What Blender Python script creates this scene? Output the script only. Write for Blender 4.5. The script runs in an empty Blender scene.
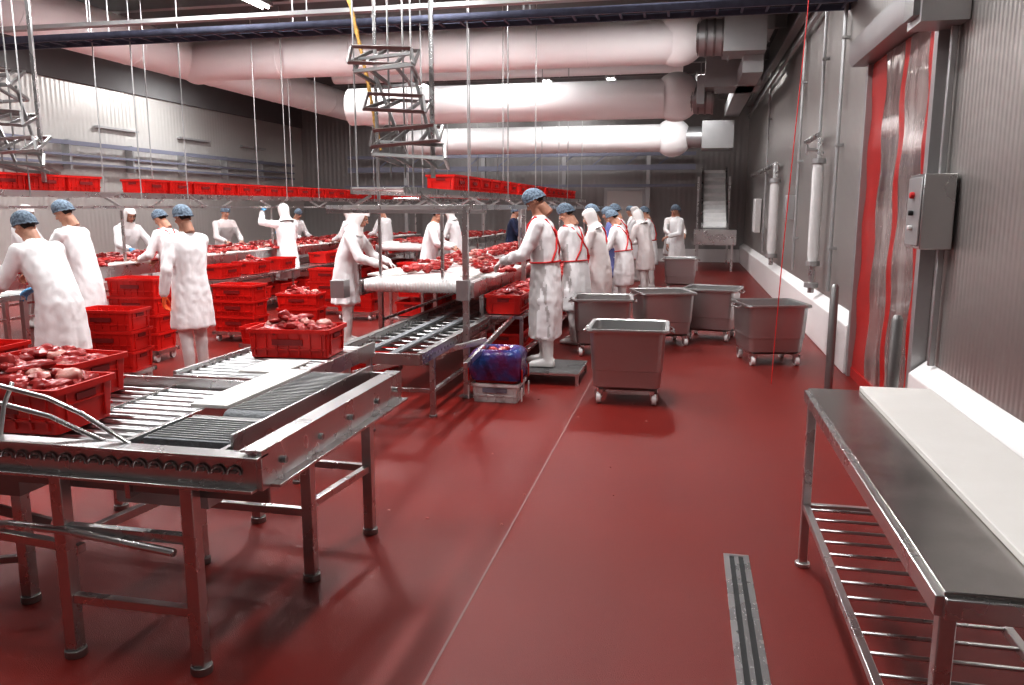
import bpy, math, random
from mathutils import Vector, Matrix, noise
from mathutils.bvhtree import BVHTree
random.seed(7)
S = bpy.context.scene
COL = S.collection
R = math.radians

# ------------------------------------------------------------------ materials
def mat(name, col, rough=.5, metal=0., var=.0, vscale=6., col2=None, bump=0., bscale=60., stretch=(1,1,1),
        rvar=0., emis=None, estr=1., wave=None, trans=0., spec=None, sharp=.12):
    m = bpy.data.materials.new(name); m.use_nodes = True
    nt = m.node_tree; N = nt.nodes; L = nt.links
    b = N["Principled BSDF"]
    b.inputs["Base Color"].default_value = (*col, 1)
    b.inputs["Roughness"].default_value = rough
    b.inputs["Metallic"].default_value = metal
    if spec is not None: b.inputs["Specular IOR Level"].default_value = spec
    if trans: b.inputs["Transmission Weight"].default_value = trans
    tc = N.new("ShaderNodeTexCoord"); mp = N.new("ShaderNodeMapping")
    mp.inputs["Scale"].default_value = stretch
    L.new(tc.outputs["Object"], mp.inputs["Vector"])
    if var or col2 or rvar:
        nz = N.new("ShaderNodeTexNoise"); nz.inputs["Scale"].default_value = vscale
        nz.inputs["Detail"].default_value = 6
        L.new(mp.outputs[0], nz.inputs["Vector"])
        cr = N.new("ShaderNodeValToRGB")
        c2 = col2 if col2 else tuple(c*(1-var) for c in col)
        cr.color_ramp.elements[0].position = .5-sharp; cr.color_ramp.elements[1].position = .5+sharp
        cr.color_ramp.elements[0].color = (*c2, 1); cr.color_ramp.elements[1].color = (*col, 1)
        L.new(nz.outputs["Fac"], cr.inputs["Fac"]); L.new(cr.outputs["Color"], b.inputs["Base Color"])
        if rvar:
            mr = N.new("ShaderNodeMapRange"); mr.inputs["From Min"].default_value = .2; mr.inputs["From Max"].default_value = .8
            mr.inputs["To Min"].default_value = rough-rvar; mr.inputs["To Max"].default_value = rough+rvar
            L.new(nz.outputs["Fac"], mr.inputs["Value"]); L.new(mr.outputs[0], b.inputs["Roughness"])
    if bump:
        n2 = N.new("ShaderNodeTexNoise"); n2.inputs["Scale"].default_value = bscale; n2.inputs["Detail"].default_value = 3
        L.new(mp.outputs[0], n2.inputs["Vector"])
        bp = N.new("ShaderNodeBump"); bp.inputs["Strength"].default_value = bump; bp.inputs["Distance"].default_value = .01
        L.new(n2.outputs["Fac"], bp.inputs["Height"]); L.new(bp.outputs[0], b.inputs["Normal"])
    if wave:
        w = N.new("ShaderNodeTexWave"); w.bands_direction = wave[0]; w.inputs["Scale"].default_value = wave[1]
        w.inputs["Distortion"].default_value = 0
        L.new(tc.outputs["Object"], w.inputs["Vector"])
        bp = N.new("ShaderNodeBump"); bp.inputs["Strength"].default_value = wave[2]; bp.inputs["Distance"].default_value = .02
        L.new(w.outputs["Fac"], bp.inputs["Height"]); L.new(bp.outputs[0], b.inputs["Normal"])
    if emis:
        b.inputs["Emission Color"].default_value = (*emis, 1); b.inputs["Emission Strength"].default_value = estr
        m.cycles.emission_sampling = 'NONE'
    return m

M_floor = mat("floor_red_resin", (.215,.020,.014), .33, 0, col2=(.165,.014,.010), vscale=.9, bump=.30, bscale=230, sharp=.3, spec=.36)
M_ceil = mat("ceiling_panel", (.17,.168,.168), .8, var=.1, vscale=1)
M_wallR = mat("wall_steel_ribbed", (.50,.48,.46), .36, .75, var=.08, vscale=.5, wave=('Y',4.6,.12), rvar=.03, sharp=.4)
M_wallL = mat("wall_steel_left", (.60,.585,.56), .42, .5, var=.06, vscale=.5, wave=('Y',2.4,.22), sharp=.4)
M_wallB = mat("wall_panel_back", (.32,.31,.30), .5, .3, var=.1, vscale=1, wave=('X',2,.2), sharp=.4)
M_steel = mat("stainless_steel", (.66,.655,.65), .28, .95, var=.07, vscale=5, rvar=.04, sharp=.4)
M_steelP = mat("polished_tote_steel", (.52,.515,.51), .32, .85, var=.10, vscale=3, rvar=.05, sharp=.4, bump=.03, bscale=6)
M_roll = mat("roller_steel", (.50,.50,.50), .34, .95, var=.05, vscale=5, sharp=.4)
M_steelD = mat("dark_steel", (.34,.335,.33), .36, .9, var=.1, vscale=5, rvar=.04, sharp=.4)
M_steelT = mat("worn_steel_top", (.50,.48,.46), .22, .95, col2=(.33,.31,.295), vscale=6, rvar=.06, bump=.04, bscale=12, sharp=.28)
M_galv = mat("galvanised", (.48,.48,.48), .42, .7, var=.10, vscale=4, sharp=.4)
M_white = mat("white_plastic", (.78,.77,.76), .4, var=.05, vscale=8)
M_board = mat("cutting_board", (.80,.78,.75), .45, col2=(.76,.735,.70), vscale=7, bump=.04, sharp=.4)
M_belt = mat("white_belt", (.80,.77,.76), .45, col2=(.76,.69,.68), vscale=5, sharp=.2)
M_beltG = mat("grey_modular_belt", (.20,.21,.22), .45, var=.15, vscale=50, bump=.6, bscale=90)
M_curb = mat("curb_white", (.76,.745,.735), .45, var=.05, vscale=2, sharp=.4)
M_red = mat("red_crate_plastic", (.58,.016,.011), .36, var=.10, vscale=5, sharp=.4)
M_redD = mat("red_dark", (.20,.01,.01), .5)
M_redfr = mat("red_door_fabric", (.45,.018,.015), .30, var=.2, vscale=3, sharp=.4)
M_pvc = mat("pvc_painted_reflections", (.52,.46,.44), .10, .40, col2=(.16,.07,.065), vscale=3.2, bump=.5, bscale=4, spec=.9, sharp=.22, stretch=(1,1.8,.35))  # opaque sheet; reflections painted in as pale and dark red streaks
M_duct = mat("fabric_duct_white", (.90,.885,.88), .8, var=.03, vscale=2, sharp=.4)
M_coat = mat("white_coat_cloth", (.84,.84,.84), .85, var=.03, vscale=7, bump=.35, bscale=18, sharp=.4)
M_coatB = mat("soiled_coat_cloth", (.80,.78,.77), .85, col2=(.74,.66,.64), vscale=4, bump=.35, bscale=18, sharp=.2)
M_coatV = mat("blue_coat_cloth", (.16,.18,.38), .85, var=.2, vscale=6)
M_coatD = mat("dark_jacket_cloth", (.03,.04,.09), .85, var=.2, vscale=6)
M_apron = mat("apron_vinyl", (.56,.555,.55), .36, col2=(.50,.475,.465), vscale=4, bump=.2, bscale=10, sharp=.3)
M_trs = mat("white_trousers", (.74,.73,.72), .85, var=.06, vscale=7, bump=.2, bscale=20)
M_boot = mat("white_boots", (.70,.68,.66), .4)
M_net = mat("blue_hairnet", (.21,.27,.33), .75, col2=(.09,.12,.16), vscale=50, bump=.8, bscale=70)
M_hood = mat("white_hood", (.80,.77,.75), .85, var=.06, vscale=9, bump=.3, bscale=25)
M_glB = mat("blue_gloves", (.13,.38,.62), .45)
M_glO = mat("orange_gloves", (.80,.16,.04), .45)
M_glW = mat("white_gloves", (.75,.68,.66), .6)
M_strap = mat("red_straps", (.60,.02,.02), .5)
SK = [mat("skin_a", (.55,.31,.22), .5, var=.1, vscale=20), mat("skin_b", (.42,.22,.15), .5, var=.1, vscale=20)]
M_lip = mat("lips", (.42,.13,.11), .45)
M_eye = mat("eye_white", (.75,.72,.70), .3)
M_dark = mat("dark_hair", (.025,.018,.014), .7)
M_meat = mat("raw_meat", (.28,.010,.010), .3, col2=(.42,.05,.045), vscale=9, bump=.4, bscale=30, sharp=.2)
M_fat = mat("meat_fat", (.64,.36,.31), .35, col2=(.34,.022,.02), vscale=10, bump=.3, bscale=30)
M_bag = mat("blue_bag_plastic", (.03,.08,.27), .2, col2=(.14,.02,.09), vscale=5, bump=.9, bscale=18)
M_blk = mat("black_rubber", (.02,.02,.02), .6)
M_tray = mat("bluish_cable_tray", (.13,.14,.20), .45, .5, var=.2, vscale=8)
M_yel = mat("yellow_chain", (.42,.25,.07), .5, var=.4, vscale=40)
M_redc = mat("red_cord", (.60,.03,.03), .5)
M_lamp = mat("lamp_diffuser", (.9,.9,.9), .5, emis=(1,.99,.97), estr=25)
M_pipeW = mat("white_pipe_cover", (.72,.71,.70), .4, var=.06, vscale=5)
M_grout = mat("floor_joint_filler", (.24,.14,.13), .6)
M_dim = mat("dim_blue_rail", (.25,.26,.32), .5, .4)

# ------------------------------------------------------------------ mesh builder
class MB:
    def __init__(s): s.v=[]; s.f=[]; s.fm=[]; s.mats=[]; s.M=Matrix()
    def mi(s, m):
        if m not in s.mats: s.mats.append(m)
        return s.mats.index(m)
    def add(s, vs, fs, m):
        o=len(s.v); i=s.mi(m)
        for p in vs: s.v.append(s.M @ Vector(p))
        for f in fs: s.f.append([a+o for a in f]); s.fm.append(i)
    def b(s, x0,x1,y0,y1,z0,z1, m):
        vs=[(x,y,z) for z in (z0,z1) for y in (y0,y1) for x in (x0,x1)]
        s.add(vs,[(0,2,3,1),(4,5,7,6),(0,1,5,4),(2,6,7,3),(0,4,6,2),(1,3,7,5)],m)
    def bar(s, p, q, w, h, m, up=(0,0,1)):
        p=Vector(p); q=Vector(q); d=(q-p).normalized(); u=Vector(up)
        if abs(d.dot(u))>.95: u=Vector((1,0,0))
        sd=d.cross(u).normalized()*w/2; uu=sd.cross(d).normalized()*h/2
        vs=[e+a*sd+c*uu for e in (p,q) for a,c in ((-1,-1),(1,-1),(1,1),(-1,1))]
        s.add(vs,[(3,2,1,0),(4,5,6,7),(0,1,5,4),(1,2,6,5),(2,3,7,6),(3,0,4,7)],m)
    def ring(s,c,d,r,n,ref=None):
        d=d.normalized(); u=Vector((0,0,1)) if abs(d.z)<.9 else Vector((1,0,0))
        if ref is not None: u=ref
        a=d.cross(u).normalized(); bb=d.cross(a).normalized()
        return [c+(a*math.cos(t)+bb*math.sin(t))*r for t in [2*math.pi*k/n for k in range(n)]]
    def loft(s, rings, m, caps=True, closed=True):
        n=len(rings[0]); vs=[p for r in rings for p in r]; fs=[]
        for i in range(len(rings)-1):
            for k in range(n if closed else n-1):
                a=i*n+k; c=i*n+(k+1)%n
                fs.append((a,c,c+n,a+n))
        if caps:
            fs.append(tuple(range(n-1,-1,-1))); o=(len(rings)-1)*n; fs.append(tuple(range(o,o+n)))
        s.add(vs,fs,m)
    def cyl(s,p,q,r,m,n=12,r2=None):
        p=Vector(p);q=Vector(q);d=q-p
        s.loft([s.ring(p,d,r,n),s.ring(q,d,r if r2 is None else r2,n)],m)
    def tube(s,pts,r,m,n=8):
        pts=[Vector(p) for p in pts]; rs=[]
        d0=(pts[1]-pts[0]).normalized(); ref=Vector((0,0,1)) if abs(d0.z)<.9 else Vector((1,0,0))
        a=d0.cross(ref).normalized()
        for i,p in enumerate(pts):
            d=(pts[min(i+1,len(pts)-1)]-pts[max(i-1,0)]).normalized()
            a=(a-d*a.dot(d)).normalized(); bb=d.cross(a)
            rr=r[i] if isinstance(r,(list,tuple)) else r
            rs.append([p+(a*math.cos(t)+bb*math.sin(t))*rr for t in [2*math.pi*k/n for k in range(n)]])
        s.loft(rs,m)
    def ell(s,c,rad,m,n=12,k=8,fn=None):
        c=Vector(c); rs=[]; vs=[]; fs=[]
        vs.append(c+Vector((0,0,-rad[2])))
        for i in range(1,k):
            ph=-math.pi/2+math.pi*i/k
            for j in range(n):
                t=2*math.pi*j/n
                vs.append(c+Vector((rad[0]*math.cos(ph)*math.cos(t),rad[1]*math.cos(ph)*math.sin(t),rad[2]*math.sin(ph))))
        vs.append(c+Vector((0,0,rad[2]))); top=len(vs)-1
        if fn: vs=[fn(v) for v in vs]
        for j in range(n):
            fs.append((0,1+(j+1)%n,1+j)); o=1+(k-2)*n
            fs.append((o+j,o+(j+1)%n,top))
        for i in range(k-2):
            for j in range(n):
                a=1+i*n+j;c2=1+i*n+(j+1)%n
                fs.append((a,c2,c2+n,a+n))
        s.add(vs,fs,m)
    def limb(s,pts,rad,m,n=12):
        for i,p in enumerate(pts):
            s.ell(p,(rad[i],)*3,m,n,8)
            if i: s.cyl(pts[i-1],p,rad[i-1],m,n,rad[i])
    def mesh(s,name,smooth=True,ang=38):
        me=bpy.data.meshes.new(name); me.from_pydata([tuple(v) for v in s.v],[],s.f)
        for m in s.mats: me.materials.append(m)
        me.polygons.foreach_set("material_index",s.fm)
        if smooth:
            me.polygons.foreach_set("use_smooth",[True]*len(me.polygons)); me.set_sharp_from_angle(angle=R(ang))
        me.update(); return me
    def obj(s,name,bevel=0,parent=None,**k):
        o=bpy.data.objects.new(name,s.mesh(name,**k)); COL.objects.link(o)
        if bevel:
            bm=o.modifiers.new("bevel",'BEVEL'); bm.width=bevel; bm.segments=2; bm.limit_method='ANGLE'
        if parent: o.parent=parent
        return o

def inst(name,me,loc=(0,0,0),rz=0,sc=(1,1,1),parent=None):
    o=bpy.data.objects.new(name,me); o.location=loc; o.rotation_euler=(0,0,rz); o.scale=sc
    COL.objects.link(o)
    if parent: o.parent=parent
    return o

def rrect(w,d,r,z,n=4,cx=0,cy=0):
    out=[]
    for (sx,sy,a0) in ((1,1,0),(-1,1,90),(-1,-1,180),(1,-1,270)):
        for k in range(n+1):
            a=R(a0+90*k/n); out.append(Vector((cx+sx*(w/2-r)+r*math.cos(a),cy+sy*(d/2-r)+r*math.sin(a),z)))
    return out

# ------------------------------------------------------------------ room shell
X0,X1,Y0,Y1,ZC=-13.0,1.75,-4.0,26.0,5.4
m=MB(); m.b(X0,X1,Y0,Y1,-.1,0,M_floor); m.obj("floor")
m=MB(); m.b(X0,X1,Y0,Y1,ZC,ZC+.1,M_ceil); m.obj("ceiling")
m=MB(); m.b(X1,X1+.12,Y0,Y1,-.1,ZC+.1,M_wallR); m.obj("wall_right")
m=MB(); m.b(X0-.12,X0,Y0,Y1,-.1,ZC+.1,M_wallL); m.obj("wall_left")
m=MB(); m.b(X0-.12,X1+.12,Y1,Y1+.12,-.1,ZC+.1,M_wallB); m.obj("wall_back")
m=MB(); m.b(X0-.12,X1+.12,Y0-.12,Y0,-.1,ZC+.1,M_wallB); m.obj("wall_front")
for a,bb,nm in ((Y0,6.25,"baseboard_right"),(8.65,Y1,"baseboard_right")):
    m=MB(); m.loft([[Vector(p) for p in ((X1,y,0),(X1-.12,y,0),(X1-.12,y,.50),(X1,y,.60))] for y in (a,bb)],M_curb); m.obj(nm,bevel=.01)
m=MB(); m.b(X0,X0+.1,Y0,Y1,0,.5,M_curb); m.obj("baseboard_left")
m=MB(); m.b(X0+.1,X1-.12,Y1-.1,Y1,0,.4,M_curb); m.obj("baseboard_back")
m=MB(); m.b(-.876,-.866,-3,16,0,.0015,M_grout); m.obj("trim_floor_joint")
m=MB()
m.b(.235,.262,1.2,3.88,0,.006,M_steel); m.b(.328,.355,1.2,3.88,0,.006,M_steel); m.b(.262,.328,1.2,3.88,0,.002,M_blk)
m.b(.285,.305,1.2,3.86,.002,.005,M_steel); m.b(.235,.355,3.86,3.88,0,.007,M_steel); m.obj("floor_drain_channel")
for y in (5.5,9.0,13.2,17,20.5,24):
    m=MB(); m.b(X0,X1,y-.08,y+.08,ZC-.02,ZC,M_galv); m.b(X0,X1,y-.012,y+.012,ZC-.26,ZC-.02,M_galv); m.b(X0,X1,y-.08,y+.08,ZC-.28,ZC-.26,M_galv); m.obj("ceiling_beam")
m=MB()
for z in (2.62,2.8,3.05):
    m.bar((X0+.18,2,z),(X0+.18,25,z),.06,.09 if z>3 else .05,M_dim)
for y in range(3,25,2): m.b(X0,X0+.2,y-.03,y+.03,2.5,3.12,M_galv)
m.obj("wall_rail_left")
m=MB()
for y in range(4,25,3):
    m.b(X0+.02,X0+.1,y,y+1.4,3.45,3.5,M_galv)
m.obj("wall_cable_trunking")
m=MB(); m.b(X0,X0+.06,Y0,Y1,4.35,ZC,M_ceil); m.obj("upper_band_left")  # ceiling-coloured band along the top of the left wall

# ------------------------------------------------------------------ door on right wall
m=MB()
xa=X1-.10
m.b(xa,X1-.001,6.28,6.38,0,3.05,M_galv); m.b(xa,X1-.001,8.54,8.64,0,3.05,M_galv)
segs=[(6.38,6.64,M_redfr),(6.64,7.26,M_pvc),(7.26,7.42,M_redfr),(7.42,8.00,M_pvc),(8.00,8.54,M_redfr)]
for a,bb,mm in segs:
    rs=[]
    for z in [3.05*i/24 for i in range(25)]:
        rs.append([Vector((X1-.05-.010*math.sin(z*9+a*3),a,z)),Vector((X1-.05-.010*math.sin(z*9+bb*3),bb,z))])
    m.loft(rs,mm,caps=False,closed=False)
m.b(X1-.07,X1-.03,6.38,8.54,0,.10,M_redfr)
m.obj("door_1")
m=MB(); m.loft([[Vector(p) for p in ((X1-.005,y,3.06),(X1-.22,y,3.06),(X1-.25,y,3.12),(X1-.25,y,3.28),(X1-.18,y,3.34),(X1-.005,y,3.34))] for y in (6.35,8.75)],M_galv)
m.b(X1-.30,X1-.005,5.95,6.30,2.9,3.2,M_galv); m.b(X1-.34,X1-.3,6.0,6.25,2.95,3.15,M_steelD); m.obj("door_roller_housing")
m=MB()
m.b(X1-.22,X1-.02,5.86,6.22,1.42,1.92,M_steel); m.b(X1-.232,X1-.22,5.88,6.20,1.44,1.90,M_galv)
m.cyl((X1-.26,6.04,1.78),(X1-.23,6.04,1.78),.022,M_redc); m.cyl((X1-.26,6.04,1.66),(X1-.23,6.04,1.66),.018,M_blk); m.cyl((X1-.26,6.04,1.56),(X1-.23,6.04,1.56),.018,M_white)
m.b(X1-.06,X1-.02,6.12,6.16,1.92,2.9,M_galv); m.b(X1-.06,X1-.02,6.0,6.04,.6,1.42,M_galv)
m.obj("door_control_box",bevel=.006)
for (x,y) in ((1.30,7.5),(1.32,5.4)):
    m=MB(); m.tube([(x,y,0),(x,y,1.0),(x,y,1.03)],[.036,.036,.02],M_steelD,16); m.cyl((x,y,0),(x,y,.012),.09,M_steel,20)
    m.obj("steel_bollard")
m=MB()
x=X1-.14
m.tube([(x,11,.95),(x,11,1.1),(x,11,2.15),(x,11,2.3)],[.05,.07,.07,.05],M_pipeW,14)
m.tube([(x,11,.6),(x,11,.95)],.04,M_steel); m.tube([(x,11,2.3),(x,11,2.55),(x+.02,11.2,2.62),(x+.02,12.4,2.62)],.035,M_steel)
for z in (.98,2.28,.7): m.cyl((x,11,z-.03),(x,11,z+.03),.09,M_galv,14)
m.cyl((x-.14,11,2.42),(x,11,2.42),.02,M_steel); m.cyl((x-.16,11,2.42),(x-.14,11,2.42),.07,M_steel,14)
m.obj("wall_water_pipe")
m=MB()
m.tube([(x,16.2,.75),(x,16.2,.9),(x,16.2,2.1),(x,16.2,2.2)],[.05,.09,.09,.05],M_pipeW,14)
m.tube([(x,16.2,.6),(x,16.2,.75)],.04,M_steel); m.tube([(x,16.2,2.2),(x,16.2,2.5),(x,17.5,2.5),(x,22,2.5)],.05,M_steel)
for z in (.78,2.2): m.cyl((x,16.2,z-.04),(x,16.2,z+.04),.11,M_galv,14)
m.obj("wall_water_pipe")
m=MB()
for y,zt in ((10.2,4.6),(11.6,4.9),(13.6,4.9),(19,4.6)):
    m.tube([(X1-.06,y,.7),(X1-.06,y,zt)],.022,M_galv)
    for z in (1.2,2.4,3.6): m.b(X1-.09,X1,y-.04,y+.04,z,z+.03,M_galv)
m.bar((X1-.1,9,4.62),(X1-.1,25,4.62),.14,.05,M_galv); m.bar((X1-.1,4,4.3),(X1-.1,25,4.3),.05,.05,M_galv)
m.obj("wall_conduits")
m=MB(); m.b(X1-.16,X1-.02,20.2,20.9,1.1,1.9,M_pipeW); m.b(X1-.16,X1-.02,14.1,14.4,1.5,1.9,M_galv); m.obj("wall_switch_cabinet",bevel=.01)
m=MB(); m.tube([(1.02,8.05,4.3),(1.0,8.03,3.4),(.95,8.0,2.4),(.90,7.95,1.4),(.86,7.9,.4),(.85,7.9,.02)],.005,M_redc,6); m.obj("red_pull_cord")

# ------------------------------------------------------------------ ducts
def duct(name,pts,r,bulb=None):
    m=MB(); m.tube(pts,r,M_duct,28)
    for i in range(len(pts)-1):
        p=Vector(pts[i]);q=Vector(pts[i+1]);L=(q-p).length
        if L<1.5: continue
        k=int(L/1.5)
        for j in range(1,k+1):
            c=p.lerp(q,j/(k+1)); d=(q-p).normalized()
            m.cyl(c-d*.012,c+d*.012,r+.007,M_duct,28)
    if bulb: m.ell(bulb[0],(bulb[1],bulb[1]*.8,bulb[1]),M_duct,24,16)
    return m.obj(name,ang=60)
duct("fabric_air_duct",[(-.35,15,4.57),(-9.3,15,4.57),(-9.7,15.1,4.57),(-9.95,15.4,4.57)],.38,((-.25,15,4.62),.48))
duct("fabric_air_duct",[(-.2,18.9,4.85),(-8.5,18.9,4.85)],.20)
duct("fabric_air_duct",[(-.55,17.5,3.92),(-7.5,17.5,3.92)],.40,((-.3,17.5,3.95),.50))
duct("fabric_air_duct",[(-.75,22.3,3.52),(-7.8,22.3,3.52)],.36,((-.45,22.3,3.52),.5))
duct("fabric_air_duct",[(-10,5,4.65),(-10,12,4.65),(-10,25.5,4.65)],.40)
m=MB()
m.b(.25,1.3,16.6,17.6,4.0,4.6,M_galv); m.b(.1,.25,16.7,17.5,3.7,4.25,M_galv); m.cyl((-.1,17.5,3.9),(.4,17.5,3.9),.3,M_galv,20)
m.cyl((.7,15,4.6),(-.1,15,4.6),.3,M_galv,20); m.b(.5,1.2,14.6,15.4,4.3,4.95,M_galv); m.b(.3,1.1,21.8,22.8,3.2,3.9,M_galv); m.cyl((-.3,22.3,3.52),(.4,22.3,3.52),.28,M_galv,20)
m.b(.75,1.35,15,24,4.7,5.1,M_galv)
for k in range(4):
    m.cyl((-.02+.14*k,17.5,3.9),(.02+.14*k,17.5,3.9),.32,M_steelD,20); m.cyl((.05+.14*k,15,4.6),(.09+.14*k,15,4.6),.32,M_steelD,20)
for y in range(16,24,2): m.b(.73,1.37,y-.03,y+.03,4.68,5.12,M_steelD)
m.b(.85,1.2,15,22,4.0,4.3,M_galv)
for p in ((.4,16.7),(1.2,16.7),(.6,15),(.5,22)): m.tube([(p[0],p[1],4.2),(p[0],p[1],ZC)],.012,M_galv)
m.obj("ventilation_unit",bevel=.008)

# ------------------------------------------------------------------ cable tray
m=MB()
yt,zt=10.1,3.98
for dy in (-.2,.2):
    m.bar((X0,yt+dy,zt),(X1,yt+dy,zt),.03,.09,M_tray)
xx=X0+.1
while xx<X1: m.bar((xx,yt-.2,zt-.02),(xx,yt+.2,zt-.02),.03,.02,M_tray); xx+=.28
for i in range(6): m.tube([(X0,yt-.14+.05*i,zt+.02),(-6,yt-.13+.05*i,zt+.03),(X1,yt-.14+.05*i,zt+.02)],.016,M_blk if i%2 else M_dim,6)
for xx in (-11,-8,-5,-2,.8):
    for dy in (-.2,.2): m.tube([(xx,yt+dy,zt),(xx,yt+dy,ZC)],.01,M_galv,6)
m.bar((X0,9.6,4.05),(X1,9.6,4.05),.12,.05,M_galv)
m.obj("cable_tray")

# ------------------------------------------------------------------ lamps
def lamp(x,y,z,e):
    m=MB(); m.b(x-.12,x+.12,y-.65,y+.65,z+.06,z+.12,M_galv); m.cyl((x-.05,y-.6,z+.04),(x-.05,y+.6,z+.04),.02,M_lamp,8); m.cyl((x+.05,y-.6,z+.04),(x+.05,y+.6,z+.04),.02,M_lamp,8)
    for dy in (-.5,.5): m.tube([(x,y+dy,z+.1),(x,y+dy,ZC)],.008,M_galv,6)
    m.obj("ceiling_lamp")
    l=bpy.data.lights.new("lamp_light",'AREA'); l.shape='RECTANGLE'; l.size=.3; l.size_y=1.2
    l.energy=e; l.color=(.985,.99,1); l.spread=R(175)
    o=bpy.data.objects.new("lamp_light",l); o.location=(x,y,z); COL.objects.link(o)
for y in (6,12,18): lamp(-11.4,y,4.94,200)
for y,e in ((2.5,105),(7.5,200),(12.3,185),(16.25,75),(24.3,65)):
    lamp(-7,y,4.94,e); lamp(-3.8,y,4.94,e)
for y,e in ((1.0,80),(6.5,180),(12.3,170)): lamp(-.6,y,4.94,e)
for x in (-6.6,-3.45,-1.9): lamp(x,20.4,4.66,60)
lamp(.2,20.0,4.6,65)

# ------------------------------------------------------------------ crates
def crate(m,body=M_red,W=.6,D=.4,H=.2,meat=False):
    o=[rrect(W-.05,D-.05,.02,0),rrect(W-.03,D-.03,.02,H-.03),rrect(W,D,.02,H-.028),rrect(W,D,.02,H),rrect(W-.03,D-.03,.015,H),rrect(W-.07,D-.07,.015,.012)]
    m.loft(o,body)
    for s_ in (-1,1):
        for k in range(-3,4):
            m.b(k*.08-.005,k*.08+.005,s_*(D/2-.022)-.012,s_*(D/2-.022)+.012,.02,H-.03,body)
        m.b(-W/2+.03,W/2-.03,s_*(D/2-.02)-.01,s_*(D/2-.02)+.01,.055,.065,body)
        m.b(s_*(W/2-.022)-.011,s_*(W/2-.022)+.012,-.13,.13,H-.085,H-.078,body)
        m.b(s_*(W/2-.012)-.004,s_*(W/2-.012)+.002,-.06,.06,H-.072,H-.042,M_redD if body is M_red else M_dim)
        for k in (-.12,.12): m.b(s_*(W/2-.022)-.011,s_*(W/2-.022)+.012,k-.005,k+.005,.02,H-.03,body)
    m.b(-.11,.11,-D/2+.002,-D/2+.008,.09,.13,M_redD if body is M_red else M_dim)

def blob(m,c,r,mm,seed):
    rad=(r*random.uniform(.7,1.4),r*random.uniform(.6,1.1),r*random.uniform(.35,.6)); a=random.uniform(0,6.28); c=Vector(c)
    ca,sa=math.cos(a),math.sin(a)
    def fn(v):
        d=v-c; k=1+.5*noise.noise(d*(1.3/r)+Vector((seed,0,0)))+.25*noise.noise(d*(3/r)+Vector((0,seed,0))); d=d*k
        return c+Vector((d.x*ca-d.y*sa,d.x*sa+d.y*ca,d.z))
    m.ell(c,rad,mm,14,9,fn)
def meatpile(m,cx,cy,z,w,d,n,r=.07,h=.07,fat=.24):
    for i in range(n):
        x=random.uniform(-1,1);y=random.uniform(-1,1)
        blob(m,(cx+x*w/2,cy+y*d/2,z+h*(1-x*x)*(1-y*y)*random.uniform(.3,1)),r*random.uniform(.8,1.2),M_fat if random.random()<fat else M_meat,random.uniform(0,50))
m=MB(); crate(m); ME_crate=m.mesh("crate")
m=MB(); crate(m); meatpile(m,0,0,.16,.44,.27,40,.055,.09); ME_crateM=m.mesh("crate_meat")
m=MB(); crate(m); meatpile(m,0,0,.17,.46,.28,52,.052,.13); ME_crateM2=m.mesh("crate_meat_b")
def stack(x,y,z,n,rz=0,top=None):
    for i in range(n):
        me=ME_crate if i<n-1 or top is None else top
        inst("red_crate",me,(x,y,z+i*.2),rz+random.uniform(-.02,.02))

m=MB(); m.b(-.3,.3,-.2,-.16,.09,.13,M_steel); m.b(-.3,.3,.16,.2,.09,.13,M_steel); m.b(-.3,-.26,-.2,.2,.09,.13,M_steel); m.b(.26,.3,-.2,.2,.09,.13,M_steel)
for a in (-.24,.24):
    for c in (-.15,.15): m.cyl((a-.015,c,.045),(a+.015,c,.045),.045,M_white,14); m.b(a-.02,a+.02,c-.01,c+.01,.05,.1,M_steel)
ME_dolly=m.mesh("dolly")
def dstack(x,y,n,rz=0,top=None):
    inst("crate_dolly",ME_dolly,(x,y,0),rz); stack(x,y,.13,n,rz,top)

# ------------------------------------------------------------------ steel meat trolleys
def trolley_mesh(meat=False):
    m=MB(); H=.66
    outs=[rrect(.50,.50,.05,.125),rrect(.575,.575,.06,.155),rrect(.60,.60,.06,.30),rrect(.612,.612,.06,.305),rrect(.645,.645,.06,H-.05),rrect(.65,.65,.06,H-.02),
          rrect(.70,.70,.07,H-.022),rrect(.712,.712,.07,H-.01),rrect(.705,.705,.07,H+.01),rrect(.68,.68,.065,H+.012),rrect(.635,.635,.06,H),rrect(.59,.59,.05,.30),rrect(.53,.53,.05,.16)]
    m.loft(outs,M_steelP)
    for s_ in (-1,1):
        m.b(s_*.22-.02,s_*.22+.02,-.28,.28,.10,.13,M_steel)
        m.tube([(s_*.35,-.12,H-.02),(s_*.39,-.12,H-.04),(s_*.39,.12,H-.04),(s_*.35,.12,H-.02)],.01,M_steel)
        for t in (-1,1):
            cx,cy=s_*.24,t*.24
            m.cyl((cx-.02,cy,.05),(cx+.02,cy,.05),.05,M_white,18); m.cyl((cx-.03,cy,.05),(cx+.03,cy,.05),.016,M_steel,10)
            for e in (-.03,.03): m.b(cx+e-.004,cx+e+.004,cy-.025,cy+.025,.045,.12,M_steel)
    m.b(-.22,.22,-.02,.02,.10,.13,M_steel)
    if meat: meatpile(m,0,0,.40,.40,.40,24,.08,.08)
    return m.mesh("trolley")
ME_tr=trolley_mesh(); ME_trM=trolley_mesh(True)
for x,y,rz,me in ((-.47,7.12,.02,ME_tr),(-.27,10.2,.30,ME_tr),(.36,10.75,-.2,ME_tr),(-.93,9.35,.08,ME_trM),(.93,9.2,.22,ME_tr),(-.1,17,.0,ME_tr)):
    inst("steel_meat_trolley",me,(x,y,0),rz)

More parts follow.
